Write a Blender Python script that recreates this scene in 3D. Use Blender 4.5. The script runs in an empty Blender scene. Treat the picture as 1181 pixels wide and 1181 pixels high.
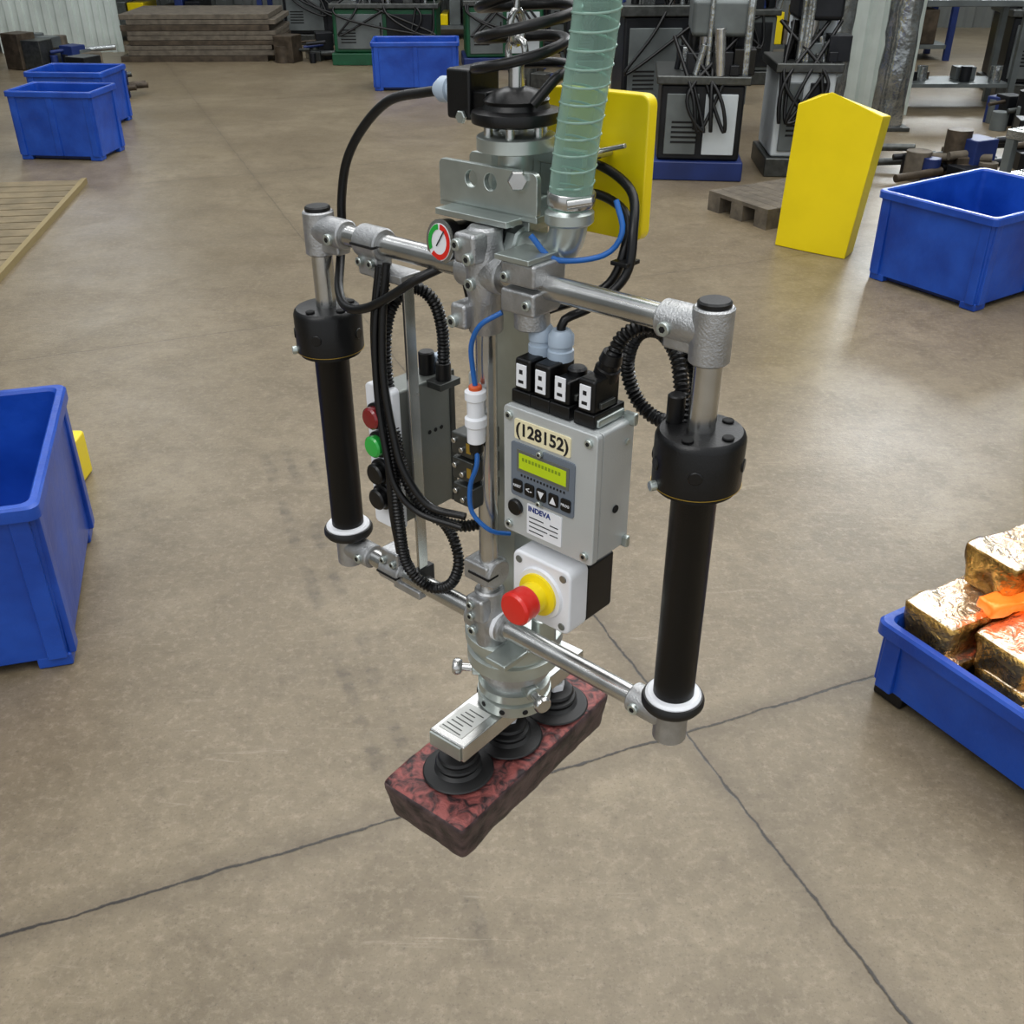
import bpy, bmesh, math, random
from mathutils import Vector, Matrix, noise
random.seed(4)
S=bpy.context.scene
try:
    S.view_settings.view_transform='Standard'
except Exception: pass
PI=math.pi
def lin(c):
    return tuple((x/255/12.92 if x/255<=.04045 else ((x/255+.055)/1.055)**2.4) for x in c)+(1,)
# ---------------------------------------------------------------- materials
MC={}
def mat(name,rgb,rough=.5,metal=0,nz=0,ns=30,bump=0,bs=200,emit=0,trans=0,alpha=1,rgb2=None,coat=0,spec=.5,lo=.35,hi=.65,dist=0):
    if name in MC: return MC[name]
    m=bpy.data.materials.new(name); m.use_nodes=True; nt=m.node_tree; b=nt.nodes['Principled BSDF']; L=nt.links.new
    c=lin(rgb)
    b.inputs['Roughness'].default_value=rough; b.inputs['Metallic'].default_value=metal
    b.inputs['Coat Weight'].default_value=coat; b.inputs['Specular IOR Level'].default_value=spec
    b.inputs['Base Color'].default_value=c
    tc=nt.nodes.new('ShaderNodeTexCoord')
    n=nt.nodes.new('ShaderNodeTexNoise'); n.inputs['Scale'].default_value=ns; n.inputs['Detail'].default_value=6; n.inputs['Distortion'].default_value=dist; L(tc.outputs['Object'],n.inputs['Vector'])
    r=nt.nodes.new('ShaderNodeValToRGB'); r.color_ramp.elements[0].position=lo; r.color_ramp.elements[1].position=hi
    c2=lin(rgb2) if rgb2 else tuple(min(1,x*(1+nz)) for x in c[:3])+(1,)
    c1=c if rgb2 else tuple(x*(1-nz) for x in c[:3])+(1,)
    r.color_ramp.elements[0].color=c1; r.color_ramp.elements[1].color=c2
    L(n.outputs['Fac'],r.inputs['Fac']); L(r.outputs['Color'],b.inputs['Base Color'])
    mr=nt.nodes.new('ShaderNodeMapRange'); mr.inputs['To Min'].default_value=max(.02,rough-.08); mr.inputs['To Max'].default_value=min(1,rough+.08)
    L(n.outputs['Fac'],mr.inputs['Value']); L(mr.outputs['Result'],b.inputs['Roughness'])
    if bump:
        n2=nt.nodes.new('ShaderNodeTexNoise'); n2.inputs['Scale'].default_value=bs; n2.inputs['Detail'].default_value=5; n2.inputs['Distortion'].default_value=dist; L(tc.outputs['Object'],n2.inputs['Vector'])
        bp=nt.nodes.new('ShaderNodeBump'); bp.inputs['Strength'].default_value=bump; bp.inputs['Distance'].default_value=.002 if bs>60 else .01
        L(n2.outputs['Fac'],bp.inputs['Height']); L(bp.outputs['Normal'],b.inputs['Normal'])
    if emit: b.inputs['Emission Color'].default_value=c; b.inputs['Emission Strength'].default_value=emit
    b.inputs['Transmission Weight'].default_value=trans; b.inputs['Alpha'].default_value=alpha
    MC[name]=m; return m
M_al=mat('cast_aluminium',(176,177,178),.40,.85,.12,60,.35,500)
M_st=mat('brushed_steel',(196,196,194),.24,.95,.12,25)
M_zn=mat('zinc_plate',(184,192,188),.33,.8,.15,18)
M_dk=mat('dark_steel',(84,86,84),.4,.8,.2,30)
M_blk=mat('black_plastic',(11,11,12),.35,0,.2,40,.1,600,spec=.4)
M_rub=mat('black_rubber',(13,13,14),.5,0,.25,30)
M_grip=mat('grip_foam',(4,4,5),.42,0,.2,40,.12,900,spec=.3)
M_hole=mat('hole_black',(4,4,4),.8)
M_wht=mat('white_plastic',(228,230,234),.4,0,.04,20)
M_box=mat('grey_enclosure',(190,194,194),.42,.3,.05,10,.15,700)
M_boxd=mat('grey_enclosure_body',(120,124,120),.38,.5,.1,10,.15,700)
M_pan=mat('display_panel',(104,113,124),.45,0,.05,10)
M_lcd=mat('lcd_green',(168,190,20),.3,0,.05,10,emit=.2)
M_cream=mat('cream_tape',(232,222,184),.6,0,.05,60)
M_ylw=mat('yellow_paint',(238,212,14),.32,0,.05,3)
M_red=mat('red_plastic',(215,36,26),.3,0,.05,10,coat=.3)
M_dred=mat('dark_red_lens',(120,14,22),.2,0,.1,10,coat=.5)
M_grn=mat('green_lens',(34,165,62),.25,0,.1,10,coat=.5)
M_bt=mat('blue_tube',(30,95,170),.3,0,.1,10)
M_gland=mat('grey_gland',(165,180,196),.4,0,.05,20)
M_org=mat('orange_plastic',(205,85,35),.4)
M_gold=mat('brass',(190,160,70),.35,.8)
M_ink=mat('ink_black',(15,15,20),.6)
M_inkb=mat('ink_blue',(25,50,120),.6)
M_blue=mat('blue_bin_paint',(12,58,150),.33,0,.12,5,.25,26,rgb2=(28,80,182))
M_blued=mat('blue_paint_dark',(22,42,98),.5,0,.2,5)
M_wood=mat('grey_wood',(96,88,76),.8,0,.3,14,.4,40)
M_greym=mat('grey_machine',(98,104,104),.45,.3,.2,5)
M_white2=mat('offwhite_panel',(188,195,198),.5,0,.08,4)
M_green=mat('green_machine_paint',(10,76,46),.45,0,.2,6)
M_wrap=mat('shiny_wrap',(168,172,172),.15,.85,.35,5,1.0,14)
M_rust=mat('rusty_steel',(80,70,58),.55,.5,.35,12,.3,50)
M_char=mat('charcoal_machine',(26,28,32),.4,.4,.3,8)
def hose_mat():
    m=bpy.data.materials.new('clear_green_hose'); m.use_nodes=True; nt=m.node_tree; b=nt.nodes['Principled BSDF']
    b.inputs['Base Color'].default_value=lin((168,200,188)); b.inputs['Roughness'].default_value=.12
    b.inputs['Coat Weight'].default_value=.6
    t=nt.nodes.new('ShaderNodeBsdfTransparent'); t.inputs[0].default_value=lin((208,232,224))
    x=nt.nodes.new('ShaderNodeMixShader'); lw=nt.nodes.new('ShaderNodeLayerWeight'); lw.inputs['Blend'].default_value=.45
    mr=nt.nodes.new('ShaderNodeMapRange'); mr.inputs['To Min'].default_value=.26; mr.inputs['To Max'].default_value=.8
    nt.links.new(lw.outputs['Facing'],mr.inputs['Value']); nt.links.new(mr.outputs['Result'],x.inputs[0])
    nt.links.new(t.outputs[0],x.inputs[1]); nt.links.new(b.outputs[0],x.inputs[2])
    nt.links.new(x.outputs[0],nt.nodes['Material Output'].inputs[0]); return m
M_hose=hose_mat()
M_rib=mat('hose_helix',(142,172,160),.2,0,.05,10)

# ---------------------------------------------------------------- mesh helpers
PINV=None; PAR=None; DEV=None
def finish(name,me,m,parent=None,bev=0,smooth=40,bseg=2):
    me.materials.append(m) if m and not me.materials else None
    for p in me.polygons: p.use_smooth=True
    try: me.set_sharp_from_angle(angle=math.radians(smooth))
    except Exception: pass
    ob=bpy.data.objects.new(name,me); bpy.context.collection.objects.link(ob)
    par=parent or PAR
    if par:
        ob.parent=par
        if par is DEV: ob.matrix_parent_inverse=PINV
    if bev:
        b=ob.modifiers.new('bev','BEVEL'); b.width=bev; b.segments=bseg; b.limit_method='ANGLE'; b.angle_limit=math.radians(35); b.harden_normals=True
    return ob
def empty(name,loc=(0,0,0),rz=0):
    e=bpy.data.objects.new(name,None); e.location=loc; e.rotation_euler=(0,0,rz); e.empty_display_size=.1
    bpy.context.collection.objects.link(e); return e
def box(name,lo,hi,m,bev=0,rot=None,parent=None,taper=None,bseg=2):
    bm=bmesh.new(); bmesh.ops.create_cube(bm,size=1)
    c=[(a+b)/2 for a,b in zip(lo,hi)]; s=[abs(b-a) for a,b in zip(lo,hi)]
    for v in bm.verts:
        k=1
        if taper is not None and v.co.z<0: k=taper
        v.co=Vector((v.co.x*s[0]*k,v.co.y*s[1]*k,v.co.z*s[2]))
    if rot is not None: bmesh.ops.rotate(bm,verts=bm.verts,cent=(0,0,0),matrix=rot)
    bmesh.ops.translate(bm,verts=bm.verts,vec=c)
    me=bpy.data.meshes.new(name); bm.to_mesh(me); bm.free()
    return finish(name,me,m,parent,bev,bseg=bseg)
def lathe(name,p0,ax,prof,m,seg=40,parent=None,smooth=40):
    p0=Vector(p0); ax=Vector(ax).normalized(); q=ax.to_track_quat('Z','Y'); bm=bmesh.new(); rings=[]
    for r,h in prof:
        rg=[]
        for i in range(seg):
            a=2*PI*i/seg; rg.append(bm.verts.new(q@Vector((r*math.cos(a),r*math.sin(a),h))+p0))
        rings.append(rg)
    for a,b in zip(rings,rings[1:]):
        for i in range(seg):
            j=(i+1)%seg; bm.faces.new((a[i],a[j],b[j],b[i]))
    bm.faces.new(rings[0][::-1]); bm.faces.new(rings[-1])
    me=bpy.data.meshes.new(name); bm.to_mesh(me); bm.free()
    return finish(name,me,m,parent,0,smooth)
def cyl(name,p0,p1,r,m,seg=32,ch=None,parent=None,r2=None):
    p0=Vector(p0);p1=Vector(p1); L=(p1-p0).length; r2=r if r2 is None else r2
    c=min(r*.15,.0015,L*.3) if ch is None else ch
    return lathe(name,p0,p1-p0,[(max(r-c,1e-5),0),(r,c),(r2,L-c),(max(r2-c,1e-5),L)],m,seg,parent)
def hexn(name,p,ax,r,h,m,parent=None): 
    ax=Vector(ax); return cyl(name,p,Vector(p)+ax.normalized()*h,r,m,6,parent=parent)
def resample(pts,step):
    P=[Vector(p) for p in pts]; P=[2*P[0]-P[1]]+P+[2*P[-1]-P[-2]]; out=[]
    for i in range(1,len(P)-2):
        a,b,c,d=P[i-1:i+3]; n=max(2,int((c-b).length/step))
        for k in range(n):
            t=k/n; out.append(.5*((2*b)+(c-a)*t+(2*a-5*b+4*c-d)*t*t+(3*b-a-3*c+d)*t**3))
    out.append(P[-2]); return out
def sweep(name,pts,r,m,seg=12,step=.006,rib=None,parent=None,smoothpts=True):
    if rib: step=rib[0]/5
    Q=resample(pts,step) if smoothpts else [Vector(p) for p in pts]
    bm=bmesh.new(); prev=None; nrm=None; s=0
    for i,p in enumerate(Q):
        t=(Q[min(i+1,len(Q)-1)]-Q[max(i-1,0)]).normalized()
        if nrm is None: nrm=t.orthogonal().normalized()
        else: nrm=(nrm-t*nrm.dot(t)).normalized()
        bi=t.cross(nrm)
        if i: s+=(p-Q[i-1]).length
        rr=r if not rib else r*(1+rib[1]*math.sin(2*PI*s/rib[0]))
        rg=[bm.verts.new(p+rr*(nrm*math.cos(2*PI*k/seg)+bi*math.sin(2*PI*k/seg))) for k in range(seg)]
        if prev:
            for k in range(seg):
                j=(k+1)%seg; bm.faces.new((prev[k],prev[j],rg[j],rg[k]))
        else: bm.faces.new(rg[::-1])
        prev=rg
    bm.faces.new(prev)
    me=bpy.data.meshes.new(name); bm.to_mesh(me); bm.free()
    return finish(name,me,m,parent,0,60)
def plate(name,x0,x1,z0,z1,y0,y1,rad,m,bev=0,holes=(),parent=None):
    pts=[]
    for cx,cz,a0 in ((x1-rad,z1-rad,0),(x0+rad,z1-rad,90),(x0+rad,z0+rad,180),(x1-rad,z0+rad,270)):
        for k in range(7):
            a=math.radians(a0+15*k); pts.append((cx+rad*math.cos(a),cz+rad*math.sin(a)))
    bm=bmesh.new(); f=bm.faces.new([bm.verts.new((x,y0,z)) for x,z in pts])
    ex=bmesh.ops.extrude_face_region(bm,geom=[f]); bmesh.ops.translate(bm,verts=[v for v in ex['geom'] if isinstance(v,bmesh.types.BMVert)],vec=(0,y1-y0,0))
    bmesh.ops.recalc_face_normals(bm,faces=bm.faces)
    me=bpy.data.meshes.new(name); bm.to_mesh(me); bm.free()
    if holes:
        o=bpy.data.objects.new('t',me); bpy.context.collection.objects.link(o); cs=[]
        for hx,hz,hr in holes:
            c=lathe('c',(hx,y0-.02,hz),(0,1,0),[(hr,0),(hr,y1-y0+.04)],m,24,parent=None); c.parent=None; cs.append(c)
            b=o.modifiers.new('b','BOOLEAN'); b.operation='DIFFERENCE'; b.object=c
        dg=bpy.context.evaluated_depsgraph_get(); me2=bpy.data.meshes.new_from_object(o.evaluated_get(dg))
        bpy.data.objects.remove(o)
        for c in cs: bpy.data.objects.remove(c)
        me=me2; me.materials.clear()
    return finish(name,me,m,parent,bev)
def text(name,body,p,size,m,ext=.0002,rot=(PI/2,0,0),off=0):
    t=bpy.data.curves.new(name,'FONT'); t.body=body; t.size=size; t.extrude=ext; t.offset=off; t.align_x='CENTER'; t.align_y='CENTER'; t.materials.append(m)
    o=bpy.data.objects.new(name,t); o.location=p; o.rotation_euler=rot; bpy.context.collection.objects.link(o)
    o.parent=DEV; o.matrix_parent_inverse=PINV; return o

# ================================================================= DEVICE
O=(-.0245,.9165); ANG=math.atan2(-.678,.735)
DEV=empty('vacuum_lifting_device',(O[0],O[1],1.1),ANG)
SH=Matrix.Identity(4); SH[2][0]=.03
PINV=SH@Matrix.Translation((0,0,-1.1))
PAR=DEV
HX=.244
cyl('upper_bar',(-HX,0,1.303),(HX,0,1.303),.011,M_st)
cyl('lower_bar',(-HX,0,.905),(HX,0,.905),.011,M_st)
cyl('center_tube',(0,0,1.34),(0,0,.875),.0105,M_st)
def bolt(n,p,ax=(0,-1,0),r=.0045): 
    ax=Vector(ax); cyl(n,Vector(p)-ax*.003,Vector(p)+ax*.003,r,M_zn,20); cyl(n+'_socket',Vector(p)+ax*.0028,Vector(p)+ax*.0032,r*.5,M_hole,6,ch=0)
def clamp(n,x,z,w=.034,dz=-.02,y=0):
    cyl(n+'_sleeve',(x-w/2,y,z),(x+w/2,y,z),.0165,M_al)
    box(n+'_lug',(x-w/2+.002,y-.011,z+dz-.013),(x+w/2-.002,y+.011,z+dz+.013),M_al,.003)
    box(n+'_split',(x-w/2-.0003,y-.0175,z-.0012),(x+w/2+.0003,y-.002,z+.0012),M_hole)
    bolt(n+'_bolt_a',(x-w/4,y-.013,z+dz*.9)); bolt(n+'_bolt_b',(x+w/4,y-.013,z+dz*.9))
for s,sg in (('left',-1),('right',1)):
    x=sg*HX
    cyl(s+'_corner_top',(x,0,1.276),(x,0,1.322),.0165,M_al)
    cyl(s+'_corner_cap',(x,0,1.321),(x,0,1.327),.0135,M_blk)
    cyl(s+'_corner_arm',(x-sg*.046,0,1.303),(x,0,1.303),.0155,M_al)
    box(s+'_corner_web',(min(x,x-sg*.04),-.009,1.281),(max(x,x-sg*.04),.009,1.306),M_al,.003)
    bolt(s+'_corner_bolt',(x-sg*.034,-.0155,1.30),r=.006)
    cyl(s+'_post',(x,0,1.215),(x,0,1.28),.0115,M_st)
    lathe(s+'_collar',(x,0,1.163),(0,0,1),[(.030,0),(.034,.001),(.034,.006),(.0375,.0065),(.0375,.048),(.036,.052),(.034,.054),(.02,.055)],M_blk,56)
    cyl(s+'_collar_seam',(x,0,1.1688),(x,0,1.1694),.0378,M_gold,56,ch=0)
    for a in (-125,-60,20,200):
        d=Vector((math.cos(math.radians(a)),math.sin(math.radians(a)),0))
        cyl(s+'_collar_screw',Vector((x,0,1.19))+d*.036,Vector((x,0,1.19))+d*.0385,.006,M_blk,20)
    d=Vector((-.5,-.86,0)); cyl(s+'_collar_stud',Vector((x,0,1.171))+d*.035,Vector((x,0,1.171))+d*.043,.0045,M_zn,16)
    for k in range(4):
        a=math.radians(-100+k*75+20); cyl(s+'_top_screw',(x+.027*math.cos(a),.027*math.sin(a),1.2175),(x+.027*math.cos(a),.027*math.sin(a),1.2195),.005,M_hole,16)
    lathe(s+'_grip',(x,0,.934),(0,0,1),[(.017,0),(.0195,.002),(.0195,.224),(.021,.226),(.021,.231)],M_grip,48)
    lathe(s+'_ring_rim',(x,0,.922),(0,0,1),[(.022,0),(.028,.0005),(.0302,.004),(.0302,.008),(.0285,.0115),(.0265,.0118)],M_rub,56)
    lathe(s+'_ring_disc',(x,0,.926),(0,0,1),[(.022,0),(.0268,.001),(.0268,.009),(.0245,.0115),(.018,.0117)],M_wht,56)
    cyl(s+'_lower_post',(x,0,.884),(x,0,.93),.0115,M_st)
    cyl(s+'_corner_bottom',(x,0,.880),(x,0,.918),.0165,M_al)
    cyl(s+'_corner_bottom_arm',(x-sg*.046,0,.905),(x,0,.905),.0155,M_al)
    box(s+'_corner_bottom_web',(min(x,x-sg*.04),-.009,.89),(max(x,x-sg*.04),.009,.912),M_al,.003)
    bolt(s+'_corner_bottom_bolt',(x-sg*.034,-.0155,.905),r=.006)
clamp('clamp_upper_left',-.156,1.303); clamp('clamp_lower_left',-.156,.905,dz=.018)
for k,(a,b) in enumerate(((1.305,1.326),(1.279,1.301))):
    box('clamp_upper_right_%d'%k,(.038,-.021,a),(.078,.022,b),M_al,.003)
box('clamp_upper_right_plate',(.034,-.024,1.326),(.074,.026,1.331),M_zn,.001)
bolt('cur_b1',(.045,-.021,1.312)); bolt('cur_b2',(.07,-.021,1.29))
cyl('clamp_upper_right_foot',(.058,0,1.262),(.058,0,1.28),.0165,M_al)
lathe('center_cross_upper',(0,0,1.245),(0,0,1),[(.015,0),(.0165,.002),(.0165,.035),(.019,.045),(.019,.075),(.0165,.085),(.0165,.097),(.0135,.1)],M_al)
cyl('center_cross_arm',(-.026,0,1.303),(.026,0,1.303),.0175,M_al)
box('center_cross_lug',(-.013,-.028,1.315),(.013,.004,1.343),M_al,.004)
box('center_cross_lug2',(-.024,-.024,1.25),(-.004,.004,1.275),M_al,.004)
bolt('cc_b1',(-.006,-.03,1.333),r=.0055); bolt('cc_b2',(.008,-.03,1.322),r=.0055); bolt('cc_b3',(-.018,-.026,1.258),r=.006); bolt('cc_b4',(.0,-.02,1.295),r=.006)
lathe('center_cross_lower',(0,0,.872),(0,0,1),[(.0155,0),(.0165,.002),(.0165,.02),(.019,.028),(.019,.048),(.0165,.055),(.0165,.075),(.0145,.077)],M_al)
cyl('center_cross_lower_arm',(-.026,0,.905),(.026,0,.905),.0175,M_al)
box('center_cross_lower_lug',(-.014,-.025,.915),(.012,.004,.945),M_al,.004)
bolt('cl_b1',(-.004,-.026,.937),r=.005); bolt('cl_b2',(-.004,-.026,.922),r=.005)
cyl('lower_bar_bushing',(.014,0,.905),(.022,0,.905),.0178,M_wht)
bolt('cl_b3',(-.008,-.02,.897),r=.006)
clamp('clamp_mid_tube',0,.972,w=.03,dz=0)
box('mid_tube_clamp_block',(-.024,-.016,.96),(.012,.016,.985),M_al,.003)

SY=.045
plate('spine_plate',-.034,.026,.90,1.365,SY,SY+.012,.004,M_zn,.001)
box('spine_flange_left',(-.034,SY+.01,.95),(-.029,SY+.045,1.36),M_zn,.001)
lathe('flange_upper',(0,.04,.832),(0,0,1),[(.048,0),(.055,.002),(.055,.018),(.051,.020),(.051,.030),(.057,.032),(.057,.044),(.054,.046)],M_zn,64)
lathe('flange_neck',(0,.04,.80),(0,0,1),[(.036,0),(.036,.012),(.044,.016),(.044,.034)],M_al,56)
lathe('flange_lower',(0,.04,.764),(0,0,1),[(.030,0),(.040,.003),(.044,.006),(.044,.02),(.039,.022),(.043,.025),(.043,.036),(.036,.038)],M_zn,56)
for k in range(8):
    a=k*PI/4+.2; hexn('flange_bolt',(.045*math.cos(a),.04+.045*math.sin(a),.876),(0,0,1),.005,.005,M_st)
for k in range(10):
    a=k*PI/5+.1; cyl('flange_side_screw',(.0435*math.cos(a),.04+.0435*math.sin(a),.777),(.045*math.cos(a),.04+.045*math.sin(a),.777),.0035,M_hole,12)
for n,a in (('knob_left',214),('knob_right',-20)):
    d=Vector((math.cos(math.radians(a)),math.sin(math.radians(a)),0)); p=Vector((0,.04,.806))
    cyl(n+'_boss',p+d*.03,p+d*.05,.009,M_zn); cyl(n+'_shaft',p+d*.05,p+d*.066,.005,M_st)
    lathe(n+'_pull',p+d*.062,d,[(.004,0),(.0085,.002),(.0105,.006),(.0105,.009),(.0085,.012)],M_st,28)
box('index_bracket',(.02,-.03,.872),(.05,.01,.88),M_zn,.002)
cyl('index_housing',(.045,.04,.87),(.045,.04,.91),.014,M_zn)
RB=Matrix.Rotation(math.radians(3),3,'Z')
box('suction_beam',(-.042,-.066,.742),(.012,.165,.766),M_st,.002,rot=RB)
box('beam_end_cap',(-.034,-.0685,.744),(.014,-.0655,.764),M_zn,.001,rot=RB)
box('beam_label',(-.032,-.056,.7661),(.004,-.004,.7666),mat('beam_label',(205,206,202),.35,.3),0,rot=RB)
for k in range(7): box('beam_label_line',(-.029+.001*k,-.053+k*.0065,.7667),(.000-.004*(k%3),-.0515+k*.0065,.7669),M_dk)
CUP=[(-.016,-.042),(-.010,.04),(-.006,.125)]
for x,y in CUP:
    cyl('cup_stem',(x,y,.722),(x,y,.744),.009,M_zn); cyl('cup_nut',(x,y,.722),(x,y,.733),.0125,M_wht,6)
    lathe('suction_cup',(x,y,.694),(0,0,1),[(.030,0),(.0415,.0005),(.043,.002),(.0415,.0035),(.036,.005),(.029,.0065),(.025,.010),(.026,.014),(.0275,.016),(.026,.018),(.022,.0195),(.0225,.022),(.024,.024),(.022,.027),(.014,.030)],M_rub,56,smooth=25)
# control box
BX0,BX1,BZ0,BZ1=.053,.162,1.062,1.195
plate('control_box_body',BX0,BX1,BZ0,BZ1,-.022,.022,.004,M_box,.001)
plate('control_box_lid',BX0-.001,BX1+.001,BZ0-.001,BZ1+.001,-.032,-.0235,.005,M_box,.0015)
box('control_box_gasket',(BX0+.002,-.024,BZ0+.002),(BX1-.002,-.021,BZ1-.002),M_blk)
for x in (BX0+.007,BX1-.008):
    for z in (BZ0+.008,BZ1-.008): bolt('lid_screw',(x,-.032,z),r=.0042)
plate('display_panel',.063,.140,1.105,1.162,-.0335,-.031,.003,M_pan,.0004)
box('lcd_bezel',(.071,-.0342,1.133),(.134,-.0334,1.156),M_boxd,.0003)
box('lcd_screen',(.074,-.0346,1.1365),(.131,-.034,1.1525),M_lcd)
for i in range(12): box('lcd_char',(.078+i*.004,-.0348,1.1455),(.0805+i*.004,-.0345,1.149),mat('lcd_dark',(125,150,20),.5))
for k in range(14): box('panel_tick',(.076+k*.004,-.0342,1.1285),(.0775+k*.004,-.0335,1.1305),M_blk)
for k in range(5):
    x=.0665+k*.0148; plate('membrane_button',x,x+.0115,1.1105,1.1235,-.0350,-.0334,.002,M_blk,.0003)
    if k in(2,3):
        sg=-1 if k==2 else 1
        bm=bmesh.new(); cx,cz=x+.0057,1.117
        bm.faces.new([bm.verts.new((cx+a*.004,-.0353,cz+sg*c*.004)) for a,c in ((-1,-1),(1,-1),(0,1))][::sg]); me=bpy.data.meshes.new('arrow'); bm.to_mesh(me); bm.free(); finish('button_arrow',me,M_wht)
    else: text('button_text',('RESET','<-','','','PROG')[k],(x+.0057,-.0352,1.117),.0038 if k!=1 else .009,M_wht)
plate('number_label',.067,.134,1.166,1.186,-.0332,-.0315,.002,M_cream)
text('number_text','(128152)',(.1005,-.0334,1.176),.0175,M_ink,off=.0004)
bolt('panel_screw_top',(.1,-.0345,1.1595),r=.003); bolt('panel_screw_bot',(.1,-.0345,1.1075),r=.003)
cyl('round_port',(.069,-.031,1.092),(.069,-.0365,1.092),.0085,M_blk)
plate('data_sticker',.083,.126,1.068,1.101,-.0328,-.0318,.001,M_wht)
text('sticker_logo','INDEVA',(.0985,-.033,1.096),.0078,M_inkb,off=.0002)
for k in range(4): box('sticker_line',(.086,-.0331,1.0715+k*.005),(.104+.005*(k%3),-.0328,1.0725+k*.005),M_ink)
for k in range(3): box('sticker_line',(.112,-.0331,1.0765+k*.005),(.122,-.0328,1.0775+k*.005),M_ink)
cyl('side_port',(BX1,.0,1.11),(BX1+.0015,.0,1.11),.004,M_hole); cyl('side_screw',(BX1,.012,1.175),(BX1+.002,.012,1.175),.003,M_zn)
box('box_hinge_top',(BX1-.03,-.02,1.196),(BX1-.008,.018,1.204),M_zn,.002)
for z in (1.068,1.196): box('box_mount_ear',(BX1-.008,.014,z-.006),(BX1+.006,.02,z+.006),M_zn,.002)
for k,x in enumerate((.066,.089,.112,.140)):
    box('connector_base',(x-.0115,-.024,1.196),(x+.0115,.02,1.209),M_blk,.0015)
    box('connector_shell',(x-.0095,-.022,1.208),(x+.0095,.014,1.240 if k!=2 else 1.232),M_blk,.003)
    box('connector_tag',(x-.006,-.0236,1.213),(x+.006,-.0222,1.235),M_wht,.0005)
    box('connector_tag_mark',(x-.002,-.0239,1.226),(x+.002,-.0235,1.230),M_ink); box('connector_tag_mark',(x-.003,-.0239,1.217),(x+.003,-.0235,1.220),M_ink)
    box('connector_latch',(x-.0125,-.015,1.212),(x+.0125,.005,1.218),M_dk,.001)
for x in (.066,.089):
    lathe('cable_gland',(x,.004,1.238),(0,0,1),[(.012,0),(.012,.009),(.0105,.010),(.0105,.013),(.0118,.014),(.0118,.023),(.008,.028)],M_gland,20)
lathe('cable_gland_dark',(.112,.0,1.230),(0,0,1),[(.009,0),(.009,.006),(.007,.008)],M_blk,20)
lathe('cable_gland_black',(.140,.004,1.234),(.3,0,1),[(.0115,0),(.0115,.01),(.0095,.011),(.0095,.016),(.0105,.017),(.009,.026)],M_blk,20)
sweep('signal_cable_1',[(.066,.004,1.262),(.068,.006,1.277),(.085,.03,1.285),(.105,.05,1.30),(.112,.06,1.33),(.10,.075,1.355),(.06,.085,1.365),(.02,.08,1.36)],.0042,M_blk)
sweep('signal_cable_2',[(.089,.004,1.262),(.091,.006,1.275),(.105,.03,1.285),(.122,.05,1.31),(.120,.06,1.345),(.10,.08,1.375),(.05,.09,1.39),(.015,.085,1.38)],.0042,M_blk)
sweep('blue_air_tube_top',[(.055,.0,1.345),(.075,.01,1.325),(.10,.045,1.325),(.112,.055,1.345),(.10,.06,1.37)],.0026,M_bt)
box('cable_tie',(.108,.045,1.318),(.126,.065,1.322),M_blk,.001)
lp=[(.147,.004,1.256),(.153,.01,1.273),(.168,.02,1.283),(.192,.03,1.277),(.211,.036,1.247),(.207,.04,1.212),(.180,.042,1.190),(.151,.042,1.200),(.137,.04,1.232),(.148,.036,1.265),(.175,.03,1.277),(.199,.022,1.265),(.214,.012,1.240),(.222,.004,1.22),(.222,0,1.212)]
sweep('conduit_loop',lp,.0062,M_blk,12,rib=(.0042,.14))
cyl('conduit_end',(.219,-.002,1.212),(.219,-.002,1.242),.0075,M_blk)
# emergency stop
EX,EZ=.108,1.012
plate('estop_box',EX-.037,EX+.037,EZ-.037,EZ+.037,-.04,-.012,.009,M_wht,.003)
box('estop_base',(EX-.035,-.012,EZ-.035),(EX+.035,.03,EZ+.03),M_blk,.003)
for a in (-1,1):
    for c in (-1,1): cyl('estop_screw_recess',(EX+a*.028,-.0402,EZ+c*.028),(EX+a*.028,-.0412,EZ+c*.028),.004,M_boxd,16)
lathe('estop_plate_ring',(EX,-.040,EZ),(0,-1,0),[(.028,0),(.027,.003)],M_wht,40)
lathe('estop_yellow_collar',(EX,-.043,EZ),(0,-1,0),[(.0225,0),(.0225,.003),(.0165,.005),(.0155,.016),(.013,.017)],M_ylw,40)
lathe('estop_button',(EX,-.057,EZ),(0,-1,0),[(.011,0),(.0165,.002),(.0172,.006),(.0165,.010),(.0178,.014),(.0178,.020),(.0155,.0225),(.006,.0235)],M_red,40)
box('estop_bracket',(.01,.028,.985),(.10,.034,1.03),M_zn,.001)
# gauge
GX,GZ=-.05,1.322
gd=Vector((-.12,-1,.10)).normalized(); gp=Vector((GX,0,GZ))
lathe('gauge_body',gp+gd*-.03,gd,[(.014,0),(.0175,.002),(.0175,.024),(.0205,.026),(.0205,.036),(.019,.037)],M_blk,40)
lathe('gauge_bezel',gp+gd*.0065,gd,[(.0208,0),(.0208,.0015),(.0175,.0018)],M_st,40)
lathe('gauge_dial',gp+gd*.0072,gd,[(.0172,0),(.0172,.0013)],M_wht,40)
gq=gd.to_track_quat('Z','Y')
def sector(name,r0,r1,a0,a1,m,h):
    bm=bmesh.new(); n=16; A=[];B=[]
    for k in range(n+1):
        a=math.radians(a0+(a1-a0)*k/n)
        A.append(bm.verts.new(gp+gq@Vector((r0*math.cos(a),r0*math.sin(a),h)))); B.append(bm.verts.new(gp+gq@Vector((r1*math.cos(a),r1*math.sin(a),h))))
    for k in range(n): bm.faces.new((A[k],B[k],B[k+1],A[k+1]))
    me=bpy.data.meshes.new(name); bm.to_mesh(me); bm.free(); finish(name,me,m)
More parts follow.
